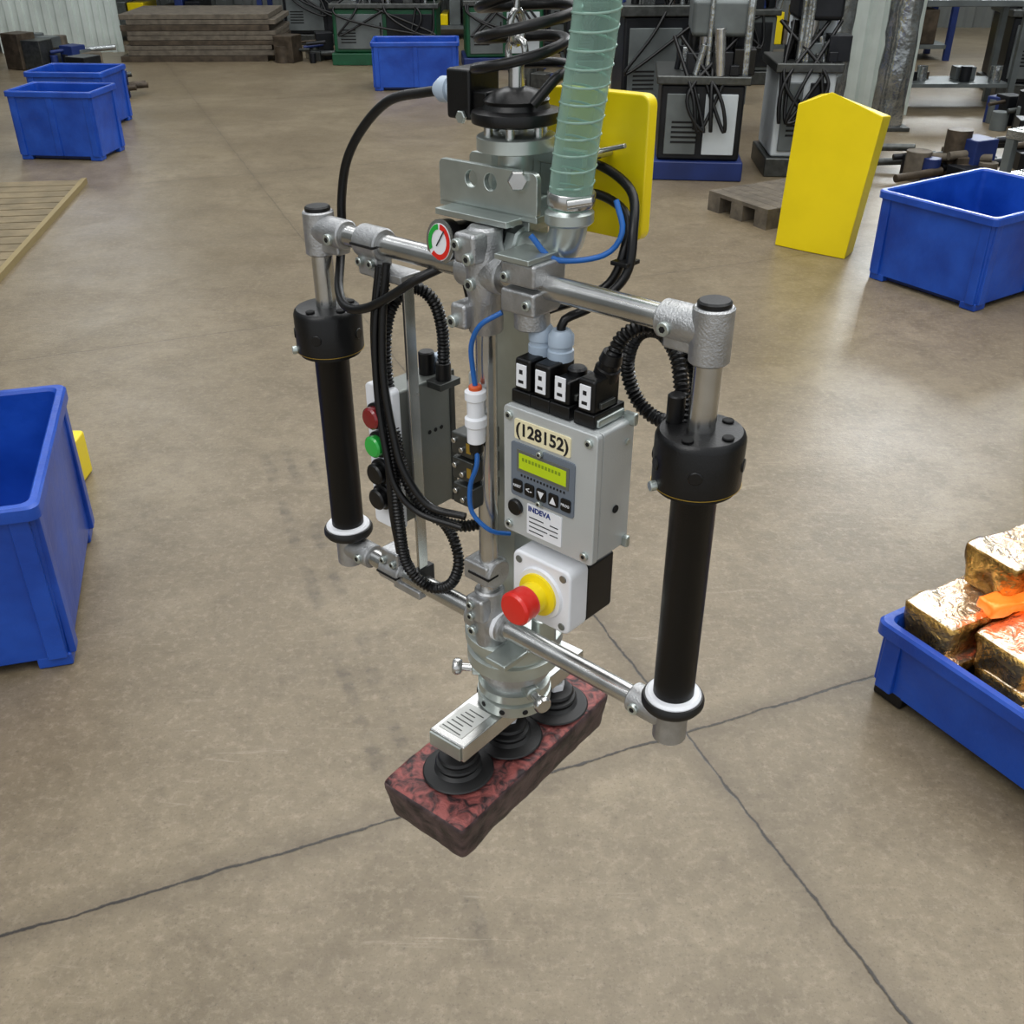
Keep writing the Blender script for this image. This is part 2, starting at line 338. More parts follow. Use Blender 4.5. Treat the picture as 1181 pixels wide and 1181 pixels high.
sector('gauge_red',.0115,.0165,-130,90,M_red,.0090); sector('gauge_green',.0115,.0165,100,215,M_grn,.0090)
cyl('gauge_needle',gp+gd*.0095+gq@Vector((-.003,-.004,0)),gp+gd*.0095+gq@Vector((.007,.011,0)),.0006,M_ink,8)
cyl('gauge_stem',(GX,.02,GZ),(-.01,.045,GZ),.007,M_gold); cyl('gauge_nut',(GX+.01,.026,GZ),(GX+.02,.032,GZ),.01,M_gold,6)
# vacuum elbow, clamp, hose
sweep('pipe_elbow',[(.018,.03,1.322),(.035,.03,1.322),(.055,.03,1.325),(.068,.03,1.335),(.073,.03,1.352),(.073,.03,1.366)],.0165,M_zn,28,.003)
lathe('elbow_collar_low',(.012,.03,1.322),(1,0,0),[(.018,0),(.0225,.002),(.0225,.012),(.0205,.014)],M_zn,8)
lathe('elbow_collar_top',(.073,.03,1.352),(0,0,1),[(.0195,0),(.0215,.002),(.0215,.010),(.0185,.013),(.0175,.022)],M_zn,32)
lathe('elbow_boss',(.052,.03,1.325),(.2,-.6,-.75),[(.012,0),(.012,.018),(.0105,.02)],M_zn,24)
box('manifold_block',(-.012,.02,1.30),(.016,.048,1.345),M_zn,.002)
hp=[(.073,.03,1.366),(.075,.03,1.39),(.082,.03,1.44),(.092,.03,1.50),(.098,.03,1.56),(.10,.035,1.66),(.098,.05,1.85),(.08,.06,2.2),(.05,.05,2.8),(.03,.05,3.9)]
VH=sweep('vacuum_hose',hp,.0188,M_hose,40,.008)
Q=resample(hp,.0012); hel=[]; s=0
for i in range(0,len(Q)-1):
    if Q[i].z>1.95: break
    t=(Q[i+1]-Q[i]).normalized(); n1=Vector((0,1,0)); n1=(n1-t*n1.dot(t)).normalized(); n2=t.cross(n1)
    s+=(Q[i+1]-Q[i]).length; a=2*PI*s/.0135
    hel.append(Q[i]+.0190*(n1*math.cos(a)+n2*math.sin(a)))
sweep('vacuum_hose_helix',hel,.0010,M_rib,6,smoothpts=False)
lathe('hose_clamp',(.074,.03,1.368),(.07,0,1),[(.0202,0),(.0209,.001),(.0209,.011),(.0202,.012)],M_st,40)
cyl('hose_clamp_screw',(.088,.008,1.374),(.104,.022,1.377),.0042,M_st,16)
plate('yellow_plate',-.014,.100,1.324,1.450,.100,.113,.010,M_ylw,.002)
cyl('yellow_plate_pin',(.06,.06,1.40),(.06,.1,1.40),.004,M_st); cyl('yellow_plate_rod',(.05,.085,1.40),(.088,.085,1.41),.0022,M_st,12); box('yellow_plate_arm',(-.01,.055,1.393),(.065,.063,1.407),M_zn,.001)
# top bracket
plate('bracket_front',-.076,.046,1.352,1.392,.018,.024,.006,M_zn,.001,holes=((-.034,1.378,.0075),(-.010,1.378,.0075)))
box('bracket_shelf',(-.076,.018,1.349),(.046,.062,1.355),M_zn,.001); box('bracket_shelf_low',(-.05,.026,1.338),(.03,.06,1.347),M_zn,.001)
box('bracket_step',(-.062,-.002,1.346),(.028,.02,1.352),M_zn,.001)
plate('bracket_back',-.076,.046,1.352,1.392,.058,.064,.006,M_zn,.001)
box('bracket_spine',(-.03,.04,1.34),(.015,.058,1.40),M_zn,.001)
lathe('swivel_stem',(0,.042,1.365),(0,0,1),[(.014,0),(.014,.02),(.0165,.022),(.0165,.045)],M_zn,32)
lathe('swivel_flange',(0,.042,1.404),(0,0,1),[(.033,0),(.0355,.001),(.0355,.012),(.034,.013)],M_zn,48)
hexn('swivel_bolt',(.022,.02,1.385),(.6,-.7,0),.009,.012,M_st)
for k in range(6):
    a=k*PI/3; cyl('swivel_post',(.026*math.cos(a),.042+.026*math.sin(a),1.416),(.026*math.cos(a),.042+.026*math.sin(a),1.428),.004,M_st,12)
lathe('swivel_dome',(0,.042,1.426),(0,0,1),[(.034,0),(.0395,.002),(.0405,.007),(.0395,.011),(.030,.013),(.028,.017),(.029,.020),(.020,.027),(.010,.030)],M_blk,48)
box('sensor_box',(-.076,.03,1.425),(-.046,.07,1.468),M_blk,.003); box('sensor_box_neck',(-.05,.035,1.43),(-.03,.06,1.45),M_blk,.002)
cyl('sensor_screw',(-.055,.026,1.428),(-.055,.03,1.428),.006,M_zn,6)
lathe('sensor_gland',(-.074,.05,1.447),(-1,0,-.05),[(.011,0),(.011,.01),(.0095,.011),(.0095,.014),(.0118,.015),(.0118,.026),(.007,.034)],M_gland,20)
sweep('sensor_cable',[(-.104,.05,1.444),(-.125,.048,1.441),(-.165,.04,1.432),(-.20,.034,1.405),(-.226,.03,1.37),(-.240,.03,1.330),(-.238,.025,1.295),(-.226,.01,1.268),(-.20,-.015,1.248),(-.170,-.03,1.240),(-.14,-.03,1.245),(-.105,-.025,1.264),(-.075,-.015,1.285),(-.05,.01,1.30),(-.03,.03,1.31)],.0048,M_blk)
cyl('suspension_rod',(0,.042,1.45),(0,.042,1.475),.007,M_st)
ey=[(.010*math.cos(a*PI/8),.042,1.484+.011*math.sin(a*PI/8)) for a in range(17)]
sweep('eye_bolt',ey,.003,M_st,10,smoothpts=False)
ey=[(0,.042+.008*math.cos(a*PI/8),1.503+.013*math.sin(a*PI/8)) for a in range(17)]
sweep('shackle',ey,.003,M_st,10,smoothpts=False)
cyl('suspension_cable',(0,.042,1.515),(0,.042,4.0),.003,M_st,12)
cl=[(.03,.03,1.445)]
for k in range(0,30*7):
    a=k/30*2*PI; rr=.039+.008*math.sin(k*.13); z=1.462+.0235*(k/30)
    cl.append((.004+rr*math.cos(a)+.006*math.sin(k*.05),.045+rr*math.sin(a),z+.005*math.sin(a+1)))
cl+=[(.02,.05,1.66),(.01,.05,1.8),(.012,.05,2.6),(.01,.05,3.9)]
sweep('coiled_air_hose',cl,.0045,M_blk,12,.006)
# left push-button station
box('pendant_body',(-.156,-.012,.99),(-.119,.068,1.152),M_boxd,.003)
plate('pendant_front',-.159,-.116,.984,1.158,-.024,-.012,.006,M_wht,.002)
for z,m in ((1.124,M_dred),(1.090,M_grn),(1.056,M_blk),(1.024,M_blk)):
    lathe('button_bezel',(-.139,-.024,z),(0,-1,0),[(.0155,0),(.0155,.004),(.014,.005)],M_blk,32)
    lathe('push_button',(-.139,-.028,z),(0,-1,0),[(.0115,0),(.0125,.002),(.0125,.008),(.0105,.010),(.004,.0105)],m,32)
box('pendant_lid_edge',(-.158,.062,.988),(-.117,.070,1.154),M_dk,.002)
for k in range(3): cyl('pendant_hole',(-.1188,.03+.009*k,1.09),(-.1182,.03+.009*k,1.09),.0025,M_hole,12)
box('pendant_rail',(-.114,-.004,.895),(-.110,.010,1.275),M_st,.0008)
box('pendant_rail_foot',(-.150,-.012,.888),(-.104,.016,.899),M_al,.002); box('pendant_rail_head',(-.150,-.012,1.27),(-.104,.016,1.28),M_al,.002)
box('rail_slot_block',(-.118,-.01,.90),(-.108,.018,.925),M_blk,.001)
cyl('pendant_gland',(-.135,.045,1.150),(-.135,.045,1.178),.009,M_blk); cyl('pendant_gland2',(-.128,.06,1.15),(-.128,.06,1.172),.009,M_gland)
def cond(n,p,r=.0055): sweep(n,p,r,M_blk,12,rib=(.0042,.14))
cond('conduit_arch',[(-.108,.045,1.165),(-.106,.043,1.21),(-.110,.035,1.243),(-.122,.02,1.257),(-.134,.0,1.240),(-.137,-.01,1.20),(-.128,-.016,1.14),(-.116,-.02,1.09),(-.098,-.022,1.05),(-.07,-.015,1.02),(-.04,.0,1.012),(-.015,.02,1.02)],.0062)
cyl('arch_gland',(-.109,.045,1.150),(-.109,.045,1.172),.0085,M_blk); box('arch_gland_bracket',(-.122,.03,1.144),(-.098,.06,1.152),M_dk,.001)
cond('conduit_drop',[(-.130,-.01,1.28),(-.134,-.014,1.24),(-.136,-.018,1.19),(-.130,-.022,1.13),(-.118,-.026,1.07),(-.112,-.028,1.0),(-.108,-.024,.945),(-.090,-.010,.915),(-.062,-.002,.925),(-.052,.004,.955),(-.068,.012,.98),(-.095,.02,.990),(-.13,.03,.992)],.006)
sweep('cable_bundle_1',[(-.124,-.012,1.29),(-.127,-.02,1.23),(-.124,-.026,1.17),(-.112,-.028,1.11),(-.098,-.028,1.07),(-.07,-.02,1.035),(-.03,-.005,1.03)],.0042,M_blk)
sweep('cable_bundle_2',[(-.138,-.01,1.285),(-.141,-.02,1.22),(-.134,-.026,1.15),(-.122,-.03,1.09),(-.118,-.032,1.02),(-.115,-.028,.96)],.0042,M_blk)
sweep('cable_bundle_3',[(-.132,-.012,1.285),(-.135,-.024,1.22),(-.131,-.030,1.15),(-.119,-.034,1.09),(-.106,-.034,1.05),(-.08,-.026,1.025),(-.03,-.01,1.018)],.0038,M_blk)
sweep('cable_behind',[(-.075,.04,1.30),(-.066,.045,1.25),(-.055,.05,1.20),(-.05,.05,1.14)],.004,M_blk)
box('valve_cabinet',(-.082,.055,1.03),(-.045,.10,1.165),M_box,.003)
lathe('valve_gland',(-.055,.06,1.165),(0,0,1),[(.009,0),(.009,.01),(.0075,.02)],M_gland,20)
for z in (1.128,1.10,1.07):
    box('solenoid_block',(-.028,-.024,z-.012),(.002,.016,z+.012),M_dk,.002); box('solenoid_label',(-.006,-.0246,z-.006),(.0,-.0238,z+.005),M_gold)
    cyl('solenoid_screw',(-.022,-.024,z+.004),(-.022,-.027,z+.004),.003,M_st,12); cyl('solenoid_screw',(-.012,-.024,z-.004),(-.012,-.027,z-.004),.003,M_st,12)
lathe('air_filter',(.004,-.02,1.135),(0,0,1),[(.006,0),(.009,.002),(.009,.018),(.011,.02),(.011,.028),(.0085,.03),(.0085,.046),(.0105,.048),(.0105,.056),(.006,.058)],M_wht,24)
cyl('air_fitting_orange',(.004,-.02,1.192),(.004,-.02,1.197),.0065,M_org,20)
sweep('blue_air_tube',[(.004,-.02,1.196),(.003,-.022,1.215),(.006,-.026,1.24),(.018,-.026,1.262),(.035,-.015,1.275)],.0025,M_bt)
sweep('blue_air_tube_low',[(.004,-.02,1.137),(.010,-.026,1.115),(.004,-.03,1.09),(.006,-.03,1.06),(.022,-.02,1.04),(.03,0,1.03)],.0025,M_bt)
cyl('air_elbow',(.004,-.02,1.125),(.004,-.02,1.137),.007,M_blk)

# ================================================================= INGOT
def rough_ingot(name,L,W,H,taper,mats,amp=.002,seed=0,parent=None,sub=(30,14,8)):
    nx,ny,nzz=sub; bm=bmesh.new(); V={}
    def vert(i,j,k):
        key=(i,j,k)
        if key not in V:
            x,y,z=(i/nx-.5),(j/ny-.5),(k/nzz-.5)
            X,Y,Z=x*W,y*L,z*H; r=min(W,H)*.14
            q=Vector((max(-W/2+r,min(W/2-r,X)),max(-L/2+r,min(L/2-r,Y)),max(-H/2+r,min(H/2-r,Z))))
            d=Vector((X,Y,Z))-q
            p=q+(d.normalized()*r if d.length>1e-6 else d)
            t=1-(taper*(.5-p.z/H)); p.x*=t; p.y*=1-(1-t)*W/L
            f=noise.noise(Vector((p.x*25+seed,p.y*25,p.z*25)))*amp+noise.noise(Vector((p.x*90,p.y*90+seed,p.z*90)))*amp*.4
            p+=(d.normalized() if d.length>1e-6 else Vector((0,0,1)))*f
            V[key]=bm.verts.new(p)
        return V[key]
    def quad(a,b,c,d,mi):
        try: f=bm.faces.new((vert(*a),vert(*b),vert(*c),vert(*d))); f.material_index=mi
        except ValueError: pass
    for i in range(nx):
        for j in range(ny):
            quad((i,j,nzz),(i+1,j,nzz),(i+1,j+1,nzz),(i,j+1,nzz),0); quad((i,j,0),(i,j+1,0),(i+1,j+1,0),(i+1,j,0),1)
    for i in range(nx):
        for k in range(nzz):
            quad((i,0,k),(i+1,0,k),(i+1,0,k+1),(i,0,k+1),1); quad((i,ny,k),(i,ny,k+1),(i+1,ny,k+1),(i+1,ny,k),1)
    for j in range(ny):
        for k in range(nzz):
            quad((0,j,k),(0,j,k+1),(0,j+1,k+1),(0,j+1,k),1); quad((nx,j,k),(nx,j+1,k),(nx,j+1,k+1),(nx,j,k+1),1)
    me=bpy.data.meshes.new(name); bm.to_mesh(me); bm.free()
    for m in mats: me.materials.append(m)
    for p in me.polygons: p.use_smooth=True
    o=bpy.data.objects.new(name,me); bpy.context.collection.objects.link(o)
    if parent: o.parent=parent
    return o
PAR=None
M_ing_t=mat('ingot_top_oxide',(44,28,30),.5,.15,0,55,.9,110,rgb2=(148,80,76),lo=.38,hi=.60,dist=1.2)
M_ing_s=mat('ingot_side_oxide',(40,33,35),.5,.3,0,40,.6,90,rgb2=(96,78,78),dist=.6)
ig=rough_ingot('metal_ingot',.305,.130,.062,.13,[M_ing_t,M_ing_s],.0022,3,sub=(24,50,12))
px,py=-.021,.040
ig.matrix_world=Matrix.Translation((O[0],O[1],0))@Matrix.Rotation(ANG,4,'Z')@Matrix.Translation((px,py,.694-.031-.0008+.03*px))@Matrix.Rotation(math.radians(4.5),4,'Z')

# ================================================================= ROOM
def floor_mat():
    m=bpy.data.materials.new('concrete_floor'); m.use_nodes=True; nt=m.node_tree; N=nt.nodes; L=nt.links.new; b=N['Principled BSDF']
    tc=N.new('ShaderNodeTexCoord')
    def nz(scale,detail=6,rough=.6,vec=None,dist=0):
        n=N.new('ShaderNodeTexNoise'); n.inputs['Scale'].default_value=scale; n.inputs['Detail'].default_value=detail; n.inputs['Roughness'].default_value=rough; n.inputs['Distortion'].default_value=dist
        L(vec or tc.outputs['Object'],n.inputs['Vector']); return n.outputs['Fac']
    def ramp(f,p0,c0,p1,c1):
        r=N.new('ShaderNodeValToRGB'); e=r.color_ramp.elements; e[0].position=p0;e[0].color=c0;e[1].position=p1;e[1].color=c1; L(f,r.inputs[0]); return r.outputs[0]
    def mix(f,a,c,mode='MIX'):
        x=N.new('ShaderNodeMix'); x.data_type='RGBA'; x.blend_type=mode
        if isinstance(f,(int,float)): x.inputs[0].default_value=f
        else: L(f,x.inputs[0])
        for k,q in ((6,a),(7,c)):
            if isinstance(q,tuple): x.inputs[k].default_value=q
            else: L(q,x.inputs[k])
        return x.outputs[2]
    def math_(op,a,c=None,cl=False):
        x=N.new('ShaderNodeMath'); x.operation=op; x.use_clamp=cl
        for k,q in ((0,a),(1,c)):
            if q is None: continue
            if isinstance(q,(int,float)): x.inputs[k].default_value=q
            else: L(q,x.inputs[k])
        return x.outputs[0]
    def mr(f,a,c,lo,hi):
        x=N.new('ShaderNodeMapRange'); x.inputs['From Min'].default_value=a; x.inputs['From Max'].default_value=c; x.inputs['To Min'].default_value=lo; x.inputs['To Max'].default_value=hi; L(f,x.inputs[0]); return x.outputs[0]
    col=ramp(nz(.9,8),.35,lin((114,101,80)),.68,lin((137,124,101)))
    col=mix(mr(nz(3.2,8,.7,dist=.6),.40,.68,0,.75),col,lin((98,86,65)))
    col=mix(mr(nz(14,8,.75),.46,.68,0,.55),col,lin((92,80,61)))
    col=mix(mr(nz(45,6,.75),.5,.72,0,.5),col,lin((158,145,124)))
    col=mix(mr(nz(150,4,.7),.55,.72,0,.55),col,lin((62,53,40)))
    def frame(cx,cy,ang,wob=.03):
        s=N.new('ShaderNodeVectorMath'); s.operation='SUBTRACT'; s.inputs[1].default_value=(cx+wob/2,cy+wob/2,0); L(tc.outputs['Object'],s.inputs[0])
        w=N.new('ShaderNodeTexNoise'); w.inputs['Scale'].default_value=9; w.inputs['Detail'].default_value=9; w.inputs['Roughness'].default_value=.65; L(tc.outputs['Object'],w.inputs['Vector'])
        w2=N.new('ShaderNodeVectorMath'); w2.operation='MULTIPLY_ADD'; w2.inputs[1].default_value=(wob,wob,0); L(w.outputs['Color'],w2.inputs[0])
        L(s.outputs[0],w2.inputs[2])
        r=N.new('ShaderNodeMapping'); r.inputs['Rotation'].default_value=(0,0,math.radians(ang)); L(w2.outputs[0],r.inputs['Vector'])
        x=N.new('ShaderNodeSeparateXYZ'); L(r.outputs[0],x.inputs[0]); return x.outputs[0],x.outputs[1],r.outputs[0]
    X,Y,_=frame(.385,1.694,-21.8,.025)
    gx=math_('PINGPONG',X,2.9); gy=math_('PINGPONG',Y,1.42)
    g=math_('ADD',math_('MINIMUM',gx,gy),mr(nz(22,5,.7),.35,.65,.0015,-.0015))
    fade=mr(Y,1.0,2.5,1,.35)
    seam=math_('MULTIPLY',mr(g,.0014,.0046,1,0),fade)
    soft=math_('MULTIPLY',mr(g,.004,.07,.4,0),fade)
    col=mix(soft,col,lin((72,61,44)))
    # tyre tread marks: parallel rows of short bars
    def tyre(cx,cy,ang,hl,hw,k,col):
        X2,Y2,v2=frame(cx,cy,ang,.05)
        a=math_('MULTIPLY',mr(math_('ABSOLUTE',X2),hl*.55,hl,1,0),mr(math_('ABSOLUTE',Y2),hw*.7,hw,1,0))
        rows=mr(math_('SINE',math_('MULTIPLY',Y2,2*PI/.07)),-.2,.6,.25,1)
        bars=mr(math_('SINE',math_('MULTIPLY',X2,2*PI/.055)),-.6,.5,.5,1)
        brk=mr(nz(6,5,.65),.42,.60,0,1)
        a=math_('MULTIPLY',math_('MULTIPLY',a,rows),math_('MULTIPLY',bars,brk))
        return mix(math_('MULTIPLY',a,k,True),col,lin((56,48,36)))
    col=tyre(-.62,2.62,69.7,.55,.11,.6,col)
    col=tyre(-.36,1.93,69.7,.5,.09,.5,col)
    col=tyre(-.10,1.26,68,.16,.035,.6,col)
    sc=N.new('ShaderNodeMapping'); sc.inputs['Scale'].default_value=(2,18,1); sc.inputs['Rotation'].default_value=(0,0,1.1); L(tc.outputs['Object'],sc.inputs['Vector'])
    col=mix(mr(nz(1.5,6,.7,sc.outputs[0],1.5),.62,.72,0,.35),col,lin((162,151,132)))
    col=mix(seam,col,lin((32,26,18)))
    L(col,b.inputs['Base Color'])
    L(mr(nz(1.6,7,.65),.3,.7,.30,.46),b.inputs['Roughness'])
    b.inputs['Specular IOR Level'].default_value=.5
    bp=N.new('ShaderNodeBump'); bp.inputs['Strength'].default_value=.22; bp.inputs['Distance'].default_value=.004
    h=math_('SUBTRACT',nz(60,6,.7),math_('MULTIPLY',seam,2)); L(h,bp.inputs['Height']); L(bp.outputs[0],b.inputs['Normal'])
    return m
def quadobj(name,vs,m):
    me=bpy.data.meshes.new(name); me.from_pydata(vs,[],[(0,1,2,3)]); me.materials.append(m)
    o=bpy.data.objects.new(name,me); bpy.context.collection.objects.link(o); return o
quadobj('floor',[(-10,-4,0),(10,-4,0),(10,16,0),(-10,16,0)],floor_mat())
def corrugated(name,p0,p1,z0,z1,m,per=.12,amp=.02):
    p0=Vector(p0);p1=Vector(p1); L=(p1-p0).length; d=(p1-p0)/L; n=Vector((-d.y,d.x,0)); bm=bmesh.new(); pv=None; s=0
    prof=[(0,0),(.3,0),(.4,1),(.8,1),(.9,0)]
    while s<L:
        for f,h in prof:
            q=p0+d*(s+f*per)+n*(amp*h); a=bm.verts.new((q.x,q.y,z0)); b=bm.verts.new((q.x,q.y,z1))
            if pv: bm.faces.new((pv[0],a,b,pv[1]))
            pv=(a,b)
        s+=per
    me=bpy.data.meshes.new(name); bm.to_mesh(me); bm.free(); me.materials.append(m)
    o=bpy.data.objects.new(name,me); bpy.context.collection.objects.link(o); return o
M_wall=mat('corrugated_wall_sheet',(122,126,124),.5,.2,.12,1.5)
corrugated('wall_back',(-10,15.5,0),(10,15.5,0),0,6.5,M_wall,.25,.04)
corrugated('wall_left',(-9.5,-4,0),(-9.5,15.5,0),0,6.5,M_wall,.25,.04)
corrugated('wall_right',(9.5,-4,0),(9.5,15.5,0),0,6.5,M_wall,.25,.04)
def lamp_mat(n,s,c):
    m=bpy.data.materials.new(n); m.use_nodes=True; b=m.node_tree.nodes['Principled BSDF']; b.inputs['Emission Color'].default_value=c; b.inputs['Emission Strength'].default_value=s; b.inputs['Base Color'].default_value=c; return m
for i,(x,es,hw) in enumerate(((-6.2,5,.8),(6.6,34,1.0))):
    w=empty('window_%d'%(i+1),(x,15.42,4.6))
    box('pane',(-hw,-.01,-1.0),(hw,.01,1.0),lamp_mat('daylight_window',es,(.92,.97,1,1)),parent=w)
    for a in (-1,-.33,.33,1): box('mullion',(a*hw-.03,-.04,-1.04),(a*hw+.03,.02,1.04),M_greym,parent=w)
    for a in (-1,0,1): box('rail',(-hw-.04,-.04,a-.03),(hw+.04,.02,a+.03),M_greym,parent=w)
rail=empty('overhead_crane_rail',(O[0]+.03,O[1]+.03,4.0))
box('web',(-3,-.01,0.02),(3,.01,.2),M_ylw,parent=rail); box('lower_flange',(-3,-.06,0),(3,.06,.02),M_ylw,parent=rail); box('upper_flange',(-3,-.06,.2),(3,.06,.22),M_ylw,parent=rail); box('trolley',(-.12,-.08,-.06),(.12,.08,.06),M_dk,.01,parent=rail)
M_tube=lamp_mat('lamp_diffuser',9,(.96,.98,1,1))
for x in (-4.5,-1.5,1.5,4.5):
    for y in (0,5,10):
        l=empty('ceiling_lamp',(x,y,5.8)); box('diffuser',(-.12,-1.2,0),(.12,1.2,.02),M_tube,parent=l); box('housing',(-.15,-1.25,.02),(.15,1.25,.09),M_white2,.01,parent=l)

# ================================================================= BINS
def bin_(loc,ang,LX,LY,H,taper=.985,name='blue_storage_bin',z0=.03,ribs=True):
    e=empty(name,loc,math.radians(ang))
    bm=bmesh.new()
    def ring(inset,z,t=1):
        cx,cy=LX/2,-LY/2; hx=(LX/2-inset)*t; hy=(LY/2-inset)*t
        r=.025; out=[]
        for sx,sy,a0 in ((1,1,0),(-1,1,90),(-1,-1,180),(1,-1,270)):
            for k in range(5):
                a=math.radians(a0+22.5*k); out.append(bm.verts.new((cx+sx*(hx-r)+r*math.cos(a),cy+sy*(hy-r)+r*math.sin(a),z)))
        return out
    R=[ring(.016,z0,taper),ring(.014,H-.035),ring(.0,H-.035),ring(.0,H-.006),ring(.005,H),ring(.020,H),ring(.026,H-.008),ring(.030,z0+.02,taper)]
    n=len(R[0])
    for a,b in zip(R,R[1:]):
        for i in range(n): bm.faces.new((a[i],a[(i+1)%n],b[(i+1)%n],b[i]))
    bm.faces.new(R[0][::-1]); bm.faces.new(R[-1])
    me=bpy.data.meshes.new('tub'); bm.to_mesh(me); bm.free(); finish('tub',me,M_blue,e,0,35)
    if ribs:
        for x in (.05,LX-.05,LX/2):
            for y in (-.018,-LY+.018): box('rib',(x-.022,y-.009,z0+.0),(x+.022,y+.009,H-.03),M_blue,.004,parent=e)
        for y in (-.05,-LY+.05):
            for x in (.018,LX-.018): box('rib',(x-.009,y-.022,z0+.0),(x+.009,y+.022,H-.03),M_blue,.004,parent=e)
        for x in (.06,LX-.06):
            for y in (-.06,-LY+.06): box('foot',(x-.04,y-.04,0),(x+.04,y+.04,z0+.005),M_blue if H>.3 else M_blk,.006,parent=e)
    box('skid',(.05,-LY+.05,.005),(LX-.05,-.05,z0+.005),M_blued,.004,parent=e)
    return e
e=bin_((-1.215-.80*.964,2.57-.80*.265,0),15.4,.80,.68,.455)
bin_((.815,1.84,0),31,.80,.60,.21)
bin_((1.70,4.84,0),34,.80,.62,.42)
bin_((-3.40,7.80,0),-6,.62,.42,.45)
bin_((-3.72,8.95,0),-4,.62,.5,.42)
bin_((-1.33,10.75,0),3,.82,.5,.42)
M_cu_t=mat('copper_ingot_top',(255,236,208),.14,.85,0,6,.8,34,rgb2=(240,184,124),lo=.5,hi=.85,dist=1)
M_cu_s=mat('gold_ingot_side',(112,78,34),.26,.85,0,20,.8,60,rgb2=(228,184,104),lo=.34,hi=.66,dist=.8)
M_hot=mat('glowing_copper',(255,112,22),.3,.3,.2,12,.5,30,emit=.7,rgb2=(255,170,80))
st=empty('copper_ingot_pile',(.815,1.84,0),math.radians(31))
rnd=random.Random(2)
for zc,x0,ys in ((.10,.05,(-.12,-.26,-.40,-.52)),(.205,.045,(-.100,-.245,-.395,-.53)),(.303,.19,(-.12,-.275,-.43))):
    for i,y in enumerate(ys):
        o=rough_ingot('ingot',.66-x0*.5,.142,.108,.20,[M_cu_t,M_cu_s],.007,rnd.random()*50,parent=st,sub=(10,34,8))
        L_=.66-x0*.5; off=(0,.10,.02,.12)[i]
        o.location=(x0+off*.6+L_/2,y,zc); o.rotation_euler=(rnd.uniform(-.05,.05),rnd.uniform(-.03,.03),PI/2+rnd.uniform(-.07,.07))
o=rough_ingot('ingot_hot',.34,.055,.03,.1,[M_hot,M_hot],.008,9,parent=st,sub=(8,20,4)); o.location=(.30,-.185,.272); o.rotation_euler=(.1,0,PI/2-.15)

# ================================================================= YELLOW GUARD
def prism(name,foot,tops,m,bev=.006):
    bm=bmesh.new(); A=[bm.verts.new((x,y,0)) for x,y in foot]; B=[bm.verts.new(t) for t in tops]; n=len(A)
    for i in range(n): bm.faces.new((A[i],A[(i+1)%n],B[(i+1)%n],B[i]))
    bm.faces.new(A[::-1]); bm.faces.new(B)
    bmesh.ops.recalc_face_normals(bm,faces=bm.faces)
    me=bpy.data.meshes.new(name); bm.to_mesh(me); bm.free(); return finish(name,me,m,None,bev)
yg=empty('yellow_column_guard'); PAR=yg
prism('shell',[(1.39,5.37),(1.53,5.245),(1.69,5.12),(1.77,5.25),(1.5,5.55)],[(1.42,5.40,.70),(1.55,5.29,.775),(1.76,5.12,.69),(1.85,5.27,.665),(1.58,5.58,.72)],M_ylw)
PAR=None
# ================================================================= BACKGROUND CLUTTER
def pallet(loc,ang,w=1.2,d=.8,n=1,m=None,name='wooden_pallet'):
    e=empty(name,loc,math.radians(ang)); m=m or M_wood; z=0
    for q in range(n):
        for k in range(3): box('runner',(-w/2,-d/2+k*(d-.1)/2,z),(w/2,-d/2+.1+k*(d-.1)/2,z+.09),m,parent=e)
        for k in range(9):
            x=-w/2+k*(w-.08)/8; box('slat',(x,-d/2,z+.09),(x+.08,d/2,z+.112),m,.002,parent=e)
        z+=.113
    return e
pallet((1.60,6.05,0),30,.75,.5)
def boards(loc,ang,w,d,n,name='stacked_boards',m=None):
    e=empty(name,loc,math.radians(ang)); z=0
    for k in range(n):
        h=rnd.uniform(.03,.06); o=rnd.uniform(-.08,.08); box('board',(-w/2+o,-d/2,z),(w/2+o,d/2,z+h),m or (M_wood if k%3 else M_rust),.004,parent=e); z+=h+.004
    return e
boards((-3.45,12.7,0),2,1.6,1.0,9); boards((-5.2,9.9,0),0,.8,.6,5)
boards((5.4,6.6,0),20,1.0,.6,5); boards((4.05,5.1,0),25,.8,.4,4,m=M_wrap)
